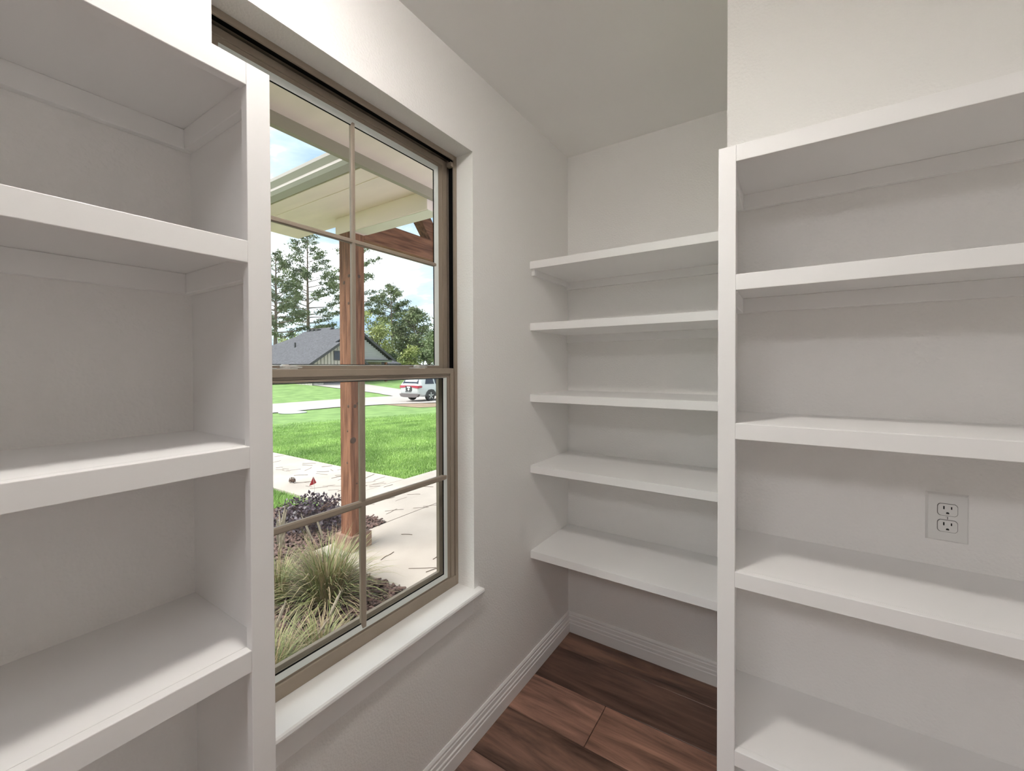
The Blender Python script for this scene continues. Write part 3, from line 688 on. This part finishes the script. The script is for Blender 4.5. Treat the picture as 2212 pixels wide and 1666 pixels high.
o = MB().lathe([(0.55, 0.0), (0.56, 0.03), (0.5, 0.045), (0.0001, 0.05)], (0, 0, 0), 20).build('utility_lid', COVER)
o.location = (-19.6, 11.5, gz(-19.6) - 0.012); o.scale = (1.3, 1.1, 1); tag(o, 'flat white utility lid in the lawn near the road', 'lid')

# ------------------------------------------------------------------ parked car (tail towards us)
def car(loc, sc):
    U = thing('parked_car', 'white sport utility car parked on the road, tail towards the window', 'car', loc=loc)
    HWd = 0.97
    ST = [  # y from tail, half width low, half width belt, half width roof, z low, z belt, z roof
        (0.00, 0.80, 0.84, 0.60, 0.62, 1.08, 1.12), (0.10, 0.92, 0.93, 0.66, 0.42, 1.14, 1.22), (0.32, 0.96, 0.95, 0.68, 0.36, 1.18, 1.62), (0.55, 0.97, 0.955, 0.70, 0.34, 1.17, 1.76),
        (1.3, 0.97, 0.96, 0.72, 0.32, 1.15, 1.80), (2.4, 0.97, 0.96, 0.72, 0.32, 1.13, 1.80), (3.0, 0.97, 0.955, 0.70, 0.32, 1.12, 1.74), (3.75, 0.96, 0.95, 0.74, 0.34, 1.12, 1.16), (4.85, 0.92, 0.90, 0.70, 0.36, 0.98, 1.02), (5.1, 0.80, 0.80, 0.6, 0.45, 0.80, 0.84)]
    mb = MB(); sec = []
    for (y, wl, wb, wr, zl, zb, zr) in ST:
        q = [(-wl * .86, zl), (-wl, zl + .14), (-wl * 1.005, (zl + zb) / 2), (-wb, zb), (-wr, zr - .06), (-wr * .86, zr), (wr * .86, zr), (wr, zr - .06), (wb, zb), (wl * 1.005, (zl + zb) / 2), (wl, zl + .14), (wl * .86, zl)]
        sec.append([(x, y, z) for x, z in q])
    n = 12
    vs_ = [p for s_ in sec for p in s_]; fs = []
    for i in range(len(sec) - 1):
        for j in range(n): fs.append((i * n + j, i * n + (j + 1) % n, (i + 1) * n + (j + 1) % n, (i + 1) * n + j))
    fs.append(tuple(range(n))); fs.append(tuple((len(sec) - 1) * n + j for j in range(n))[::-1])
    mb.add(vs_, fs); P = [mb.build('body', CARW, U, bevel=0.03, segs=2, smooth=True)]
    def slab(name, pts, nrm, t, mt, parent=U):
        nn = Vector(nrm).normalized() * t; pts = [Vector(p) for p in pts]; k = len(pts)
        mb_ = MB().add([p + nn for p in pts] + [p - nn for p in pts], [tuple(range(k)), tuple(range(k, 2 * k))[::-1]] + [(i, (i + 1) % k, k + (i + 1) % k, k + i) for i in range(k)])
        return mb_.build(name, mt, parent)
    slab('rear_window', [(-0.74, 0.13, 1.25), (0.74, 0.13, 1.25), (0.62, 0.39, 1.66), (-0.62, 0.39, 1.66)], (0, -1, .55), 0.02, CARG)
    slab('roof_spoiler', [(-0.62, 0.33, 1.76), (0.62, 0.33, 1.76), (0.62, 0.65, 1.80), (-0.62, 0.65, 1.80)], (0, 0, 1), 0.02, CARW)
    for s_ in (1, -1):
        slab('side_window', [(s_ * 0.945, 0.62, 1.22), (s_ * 0.945, 1.48, 1.20), (s_ * 0.80, 1.44, 1.64), (s_ * 0.79, 0.86, 1.62)], (s_, 0, .35), 0.014, CARG)
        slab('side_window', [(s_ * 0.945, 1.62, 1.20), (s_ * 0.95, 2.52, 1.18), (s_ * 0.80, 2.45, 1.65), (s_ * 0.80, 1.62, 1.65)], (s_, 0, .35), 0.014, CARG)
        slab('side_window', [(s_ * 0.95, 2.66, 1.18), (s_ * 0.95, 3.50, 1.18), (s_ * 0.81, 2.95, 1.62), (s_ * 0.80, 2.64, 1.65)], (s_, 0, .35), 0.014, CARG)
        slab('arch_trim', [(s_ * 0.975, 0.60, 0.36), (s_ * 0.975, 0.68, 0.62), (s_ * 0.975, 0.88, 0.80), (s_ * 0.975, 1.15, 0.84), (s_ * 0.975, 1.42, 0.80), (s_ * 0.975, 1.6, 0.62), (s_ * 0.975, 1.68, 0.36)], (s_, 0, 0), 0.006, CARB)
        slab('tail_lamp', [(s_ * 0.30, -0.02, 1.00), (s_ * 0.88, 0.0, 0.93), (s_ * 0.985, 0.26, 0.98), (s_ * 0.985, 0.28, 1.09), (s_ * 0.88, 0.02, 1.12), (s_ * 0.30, 0.0, 1.12)], (s_ * .3, -1, 0), 0.03, TAIL)
    slab('lamp_bar', [(-0.34, 0.01, 1.07), (0.34, 0.01, 1.07), (0.34, 0.02, 1.12), (-0.34, 0.02, 1.12)], (0, -1, 0), 0.025, TAIL)
    slab('plate_panel', [(-0.30, -0.01, 0.74), (0.30, -0.01, 0.74), (0.30, 0.0, 1.06), (-0.30, 0.0, 1.06)], (0, -1, 0), 0.014, CARB)
    slab('licence_plate', [(-0.16, -0.026, 0.95), (0.14, -0.026, 0.95), (0.14, -0.02, 1.04), (-0.16, -0.02, 1.04)], (0, -1, 0), 0.006, PLATE)
    slab('licence_plate', [(-0.10, -0.03, 0.86), (0.0, -0.03, 0.75), (0.10, -0.03, 0.86), (0.0, -0.026, 0.94)], (0, -1, 0), 0.006, PLATE)
    slab('lettering', [(-0.36, 0.02, 0.66), (-0.08, 0.01, 0.66), (-0.08, 0.01, 0.71), (-0.36, 0.02, 0.71)], (0, -1, 0), 0.03, CARB)
    slab('lettering', [(-0.03, 0.01, 0.66), (0.25, 0.02, 0.66), (0.25, 0.02, 0.71), (-0.03, 0.01, 0.71)], (0, -1, 0), 0.03, CARB)
    mb = MB().prism([(-0.93, 0.52), (-0.80, 0.34), (-0.5, 0.30), (0.5, 0.30), (0.80, 0.34), (0.93, 0.52), (0.7, 0.56), (-0.7, 0.56)], 1, -0.03, 0.16); mb.build('rear_bumper', CARL, U)
    for y in (1.14, 4.15):
        for s_ in (1, -1):
            wv = MB().lathe([(0.25, -0.12), (0.365, -0.11), (0.385, -0.04), (0.385, 0.06), (0.365, 0.12), (0.26, 0.125), (0.25, 0.09)], (s_ * 0.865, y, 0.385), 28, 0).build('wheel', TYRE, U)
            rim = MB().lathe([(0.255, 0.0), (0.265, s_ * 0.118), (0.235, s_ * 0.122), (0.225, s_ * 0.05)], (s_ * 0.865, y, 0.385), 24, 0); rim.build('rim', CARB, wv)
            mb = MB()
            for k in range(5):
                a = 6.283 * k / 5 + .3; d = Vector((0, math.cos(a), math.sin(a))); e_ = Vector((0, -math.sin(a), math.cos(a))); c = Vector((s_ * 0.985, y, 0.385))
                mb.add([c - e_ * .03, c + e_ * .03, c + d * .24 + e_ * .045, c + d * .24 - e_ * .045] + [v_ + Vector((s_ * .012, 0, 0)) for v_ in (c - e_ * .03, c + e_ * .03, c + d * .24 + e_ * .045, c + d * .24 - e_ * .045)], [(0, 1, 2, 3), (4, 5, 6, 7), (0, 1, 5, 4), (1, 2, 6, 5), (2, 3, 7, 6), (3, 0, 4, 7)])
            mb.build('spokes', ALLOY, wv)
    U.scale = (sc, sc, sc)
    return U
car((-19.35, 18.95, gz(-19.4) + 0.02), 0.93)

# ------------------------------------------------------------------ house across the road
U = thing('far_house', 'grey roofed white gabled house across the road behind the post', 'house')
gx = -40.0; gb = gz(-40) - 0.15; SL = 0.668
def roofslab(name, pts, t, mt, parent=U):
    pts = [Vector(p) for p in pts]; nn = (pts[1] - pts[0]).cross(pts[2] - pts[0]).normalized() * t
    if nn.z < 0: nn = -nn
    k = len(pts)
    return MB().add(pts + [p + nn for p in pts], [tuple(range(k)), tuple(range(k, 2 * k))[::-1]] + [(i, (i + 1) % k, k + (i + 1) % k, k + i) for i in range(k)]).build(name, mt, parent)
# front gable with board and batten
a0, am, a1, ae = 24.42, 28.03, 31.64, 1.77; ar = ae + (am - a0) * SL
box('side_wall', (-57, 24.9, gb), (gx - 0.02, 25.1, ae + 0.2), HWALL, U)
mb = MB().prism([(a0 + 0.5, gb), (a1 - 0.5, gb), (a1 - 0.5, ae + 0.3), (am, ar - 0.06), (a0 + 0.5, ae + 0.3)], 0, gx - 0.2, gx); fwall = mb.build('gable_wall', HWALL, U)
BATT = mat('batten_shadow_grey', (0.22, 0.205, 0.175), 0.7)
for k in range(17):
    y = a0 + 0.72 + k * 0.385
    top = min(ae + 0.3 + (min(y, 2 * am - y) - a0 - 0.5) * SL, ar) - 0.05
    for a_, b_ in ([(gb + 2.2, 2.26), (3.4, top)] if 27.3 < y < 28.26 else [(gb + 2.2, top)]):
        if b_ > a_: box('batten', (gx, y - 0.028, a_), (gx + 0.05, y + 0.028, b_), BATT, fwall)
wd = box('window', (gx, 27.38, 2.30), (gx + 0.06, 28.17, 3.34), HDARK, U)
box('pane', (gx + 0.06, 27.47, 2.40), (gx + 0.07, 27.75, 3.24), CARG, wd); box('pane', (gx + 0.06, 27.80, 2.40), (gx + 0.07, 28.08, 3.24), CARG, wd)
gd = box('garage_door', (gx, 26.2, gb), (gx + 0.05, 30.4, gb + 2.1), HGARAGE, U)
for k in range(4): box('door_panel', (gx + 0.05, 26.3, gb + 0.08 + k * .5), (gx + 0.07, 30.3, gb + 0.53 + k * .5), HGARAGE, gd)
box('stone_base', (gx, 24.95, gb), (gx + 0.12, 26.1, gb + 0.9), HSTONE, U); box('stone_base', (-57, 24.82, gb), (gx + 0.12, 24.9, gb + 0.9), HSTONE, U)
xe = gx + 0.4
roofslab('gable_roof', [(xe, a0, ae), (xe, am, ar), (-52, am, ar), (-52, a0, ae)], 0.12, SHINGLE)
roofslab('gable_roof', [(xe, a1, ae), (xe, am, ar), (-48, am, ar), (-48, a1, ae)], 0.12, SHINGLE)
for (q0, q1) in ((a0 - 0.03, am), (a1 + 0.03, am)):
    roofslab('rake_trim', [(xe, q0, ae - 0.16), (xe + 0.06, q0, ae - 0.16), (xe + 0.06, q1, ar - 0.16), (xe, q1, ar - 0.16)], 0.25, HDARK)
# entry gable with lap siding, set back
bx = -41.5; b1, bm, be = 36.75, 31.2, 2.39; br = be + (b1 - bm) * SL
mb = MB().prism([(bm - 3, be), (b1 - 0.5, be), (bm, br - 0.4), (bm - 3, br - 2.4)], 0, bx - 0.4, bx - 0.02); lw = mb.build('gable_wall', HLAP, U)
z = be + 0.08
while z < br - 0.9:
    y1_ = b1 - 0.62 - (z - be) / SL
    if y1_ > bm + 0.1: box('lap_board', (bx - 0.02, bm - 1.0, z), (bx + 0.015, y1_, z + 0.17), HLAP, lw)
    z += 0.215
xb = bx + 0.35
roofslab('gable_roof', [(xb, b1, be), (xb, bm, br), (-52, bm, br), (-52, b1, be)], 0.12, SHINGLE)
roofslab('gable_roof', [(xb, 24.6, br - (bm - 24.6) * SL), (xb, bm, br), (-52, bm, br), (-52, 24.6, br - (bm - 24.6) * SL)], 0.12, SHINGLE)
roofslab('rake_trim', [(xb, b1 + 0.05, be - 0.16), (xb + 0.06, b1 + 0.05, be - 0.16), (xb + 0.06, bm, br - 0.16), (xb, bm, br - 0.16)], 0.27, HDARK)
box('entry_beam', (bx - 0.3, 31.7, be - 0.22), (bx + 0.1, b1 - 0.2, be), HLAP, U); box('beam_cap', (bx - 0.3, 31.7, be - 0.02), (bx + 0.42, b1 + 0.1, be + 0.08), HDARK, U)
box('entry_wall', (bx - 1.8, 31.7, gb), (bx - 1.7, 36.4, be - 0.1), HBRICK, U)
box('entry_post', (bx - 0.2, 35.6, gb), (bx + 0.05, 35.85, be - 0.2), CEDAR, U)
box('entry_window', (bx - 1.7, 32.4, gb + 0.8), (bx - 1.62, 33.9, be - 0.75), HDARK, U)
A, B = (-47.2, 32, 6.5), (-50.0, 32, 6.5)
c0, c1, c2, c3 = (-41.9, 24.45, 1.80), (-60, 24.45, 1.80), (-60, 40, 1.80), (-43.5, 38, 1.80)
roofslab('hip_roof', [c0, A, B, c1], 0.1, SHINGLE); roofslab('hip_roof', [c1, c2, B], 0.1, SHINGLE); roofslab('hip_roof', [c3, c2, B, A], 0.1, SHINGLE)
box('eave_board', (-60, 24.3, 1.58), (xe, 24.44, 1.82), HDARK, U)
for k in range(3): box('roof_vent', (-49.3 - k * 0.9, 31.0, 6.05), (-48.8 - k * 0.9, 31.5, 6.42), HDARK, U, 0.02)
MB().tube([(-47.5, 27.4, 3.7), (-47.5, 27.4, 4.45)], 0.10, 8).build('vent_pipe', HDARK, U)
box('wing_wall', (-48, 36.9, gb), (-44.6, 40.0, 1.95), HBRICK, U)
roofslab('wing_roof', [(-44.1, 36.6, 1.95), (-44.1, 40.5, 1.95), (-48, 38.9, 3.5), (-48, 36.6, 3.5)], 0.1, SHINGLE)
box('wing_eave', (-44.15, 36.6, 1.80), (-44.05, 40.5, 2.0), HDARK, U)

# ------------------------------------------------------------------ trees
def tufts(cen, per, size, r):
    c = np.repeat(np.array(cen), per, 0); n = len(c)
    c = c + r.normal(0, size * 0.55, (n, 3)) * np.array([1, 1, .5])
    a = r.normal(0, 1, (n, 3)); a /= np.linalg.norm(a, axis=1)[:, None]; b = np.cross(a, r.normal(0, 1, (n, 3))); b /= np.linalg.norm(b, axis=1)[:, None]
    s_ = (size * r.uniform(.35, .8, n))[:, None]
    return np.stack([c - b * s_ * .28, c + b * s_ * .28, c + a * s_], 1).reshape(-1, 3), np.arange(3 * n).reshape(-1, 3)
def pine(label, x, y, top, lean=0.0, crown=0.55, rad=4.2, nb=36, seed=1, per=11, tr=0.27, ts=0.62, shape='cone', bark=None):
    r = np.random.default_rng(seed); z0 = gz(x); hgt = top - z0
    U = thing('pine_tree', label, 'tree', 'pines beyond the far house', loc=(x, y, z0))
    mb = MB(); pts = []; 
    for i in range(9):
        t = i / 8; pts.append((lean * t + 0.15 * math.sin(3 * t + seed), 0.15 * math.cos(2.3 * t + seed), hgt * t - (0.3 if i == 0 else 0)))
    mb.tube(pts, [tr * (1 - 0.86 * i / 8) for i in range(9)], 8); mb.build('trunk', bark or BARK, U, smooth=True)
    br = MB(); cen = []
    for k in range(nb):
        t = 1 - crown + crown * ((k + r.random()) / nb); a = k * 2.4 + r.normal(0, .4)
        q = (t - (1 - crown)) / crown
        L = rad * (math.sin(math.pi * min(1, 0.22 + 0.78 * q)) * 0.75 + 0.25 * (1 - q)) * r.uniform(.55, 1.1) + 0.3
        i = min(7, int(t * 8)); p = Vector(pts[i]).lerp(Vector(pts[i + 1]), t * 8 - i)
        d = Vector((math.cos(a), math.sin(a), 0)); e_ = p + d * L + Vector((0, 0, L * (0.16 + 0.5 * q))); m_ = p.lerp(e_, .5) - Vector((0, 0, L * .06))
        br.tube([p, m_, e_], [0.16 * (1.25 - t), 0.10 * (1.25 - t), 0.03], 4, False)
        nt_ = max(3, int(L * 2.6))
        for j in range(nt_):
            s_ = 0.50 + 0.52 * (j + r.random()) / nt_
            c = (p.lerp(m_, s_ * 2) if s_ < .5 else m_.lerp(e_, s_ * 2 - 1)); w_ = 0.5 * L * (1.05 - s_)
            cen.append((c.x + r.normal(0, .18 + w_ * .30), c.y + r.normal(0, .18 + w_ * .30), c.z + r.normal(.12, .12)))
    br.build('branches', bark or BARK, U)
    V, F = tufts(cen, per, ts, r); tag(fast_mesh('needles', V, F, PINE, U), kind='stuff')
    return U
def broad(label, x, y, top, rx, rz_, n, mt, seed, tr=0.2, name='leafy_tree', group='leafy trees beyond the far house', bark=None, ls=0.5, lobes=9):
    r = np.random.default_rng(seed); z0 = gz(x)
    U = thing(name, label, 'tree', group, loc=(x, y, z0)); cz = top - z0 - rz_
    mb = MB().tube([(0, 0, -0.3), (0.1, 0, cz * .5), (0, 0.1, cz)], [tr, tr * .8, tr * .45], 8)
    cs = [(0, 0, cz)]
    for k in range(lobes):
        a = k * 2.4; q = r.uniform(.35, .75); c = (rx * q * math.cos(a), rx * q * math.sin(a), cz + rz_ * r.uniform(-.65, .62)); cs.append(c)
        mb.tube([(0, 0, max(.5, cz * .55)), (c[0] * .5, c[1] * .5, (cz * .55 + c[2]) / 2), c], [tr * .4, tr * .25, .03], 5)
    mb.build('trunk', bark or BARK, U)
    k = r.integers(0, len(cs), n); d = r.normal(0, 1, (n, 3)); d /= np.linalg.norm(d, axis=1)[:, None]
    sz = r.uniform(.25, .55, len(cs))[k][:, None]; P = np.array(cs)[k] + d * sz * r.uniform(.5, 1.05, (n, 1)) * np.array([rx, rx, rz_])
    V, F = tufts(P, 1, ls, r); tag(fast_mesh('leaves', V, F, mt, U), kind='stuff')
    return U
def at(px, depth):           # a spot on the ground seen in that direction, that far along the view axis
    d = fw * depth + r2 * ((px - 1106) / 911.55 * depth); return CAM.x + d.x, CAM.y + d.y
def zt(v, depth): return CAM.z + depth * ((803.1 - v) / 911.55) + depth * PIT

x, y = at(668, 88); pine('tall open-crowned pine rising behind the grey roof', x, y, zt(503, 88), 0, 0.70, 7.4, 50, 21, 26, 0.46, 0.62)
x, y = at(594, 68); pine('tall pine cut by the left stile beside the open-crowned one', x, y, zt(548, 68), 0.2, 0.70, 6.0, 46, 5, 26, 0.38, 0.52)
x, y = at(768, 74); pine('tall pine mostly hidden by the cedar post', x, y, zt(500, 74), 0, 0.62, 5.0, 42, 33, 24, 0.3, 0.55)
x, y = at(849, 84); pine('round-topped pine right of the post above the leafy trees', x, y, zt(620, 84), -0.2, 0.60, 4.6, 40, 14, 26, 0.32, 0.6)
x, y = at(897, 70); pine('olive pine with a pale trunk above the parked car', x, y, zt(672, 70), 0.1, 0.70, 4.0, 42, 9, 24, 0.27, 0.7, bark=PALEBARK)
x, y = at(815, 63); broad('yellow-green leafy tree just right of the post', x, y, zt(662, 63), 2.6, 4.0, 3400, LEAFY, 3)
x, y = at(942, 61); broad('slender green tree at the right edge of the glass', x, y, zt(676, 61), 1.6, 3.9, 2400, DEEP, 4, bark=PALEBARK)
x, y = at(634, 96); broad('rounded green treetop peeking over the left of the grey roof', x, y, zt(714, 96), 3.4, 3.6, 1500, LEAFY, 6, ls=0.7)
x, y = at(722, 98); broad('green treetop over the roof just left of the post', x, y, zt(700, 98), 3.8, 3.8, 1500, DEEP, 7, ls=0.7)
for i, (px, v, dp, rx, rz_, mt_, lb) in enumerate([(798, 722, 94, 3.6, 4.0, DEEP, 'dense tree deep in the woods beside the post'), (838, 742, 72, 2.4, 2.6, LEAFY, 'low yellowish tree behind the end of the far house'),
        (868, 718, 100, 4.4, 4.6, DEEP, 'dark dense tree in the woods above the small wing roof'), (882, 748, 62, 1.7, 1.9, LEAFY, 'light olive bush under the pale trunked pine'),
        (914, 712, 92, 4.0, 4.4, DEEP, 'dense green tree in the woods over the car roof'), (926, 744, 67, 2.0, 2.1, DEEP, 'low green bush at the wood edge by the right frame'),
        (858, 756, 66, 1.6, 1.6, DEEP, 'low dark bush at the wood edge past the house wing'), (966, 716, 80, 3.6, 4.2, DEEP, 'woodland tree past the right edge of the glass')]):
    x, y = at(px, dp); broad(lb, x, y, zt(v, dp), rx, rz_, 2600, mt_, 40 + i, 0.16, group='trees at the wood edge', ls=0.55)
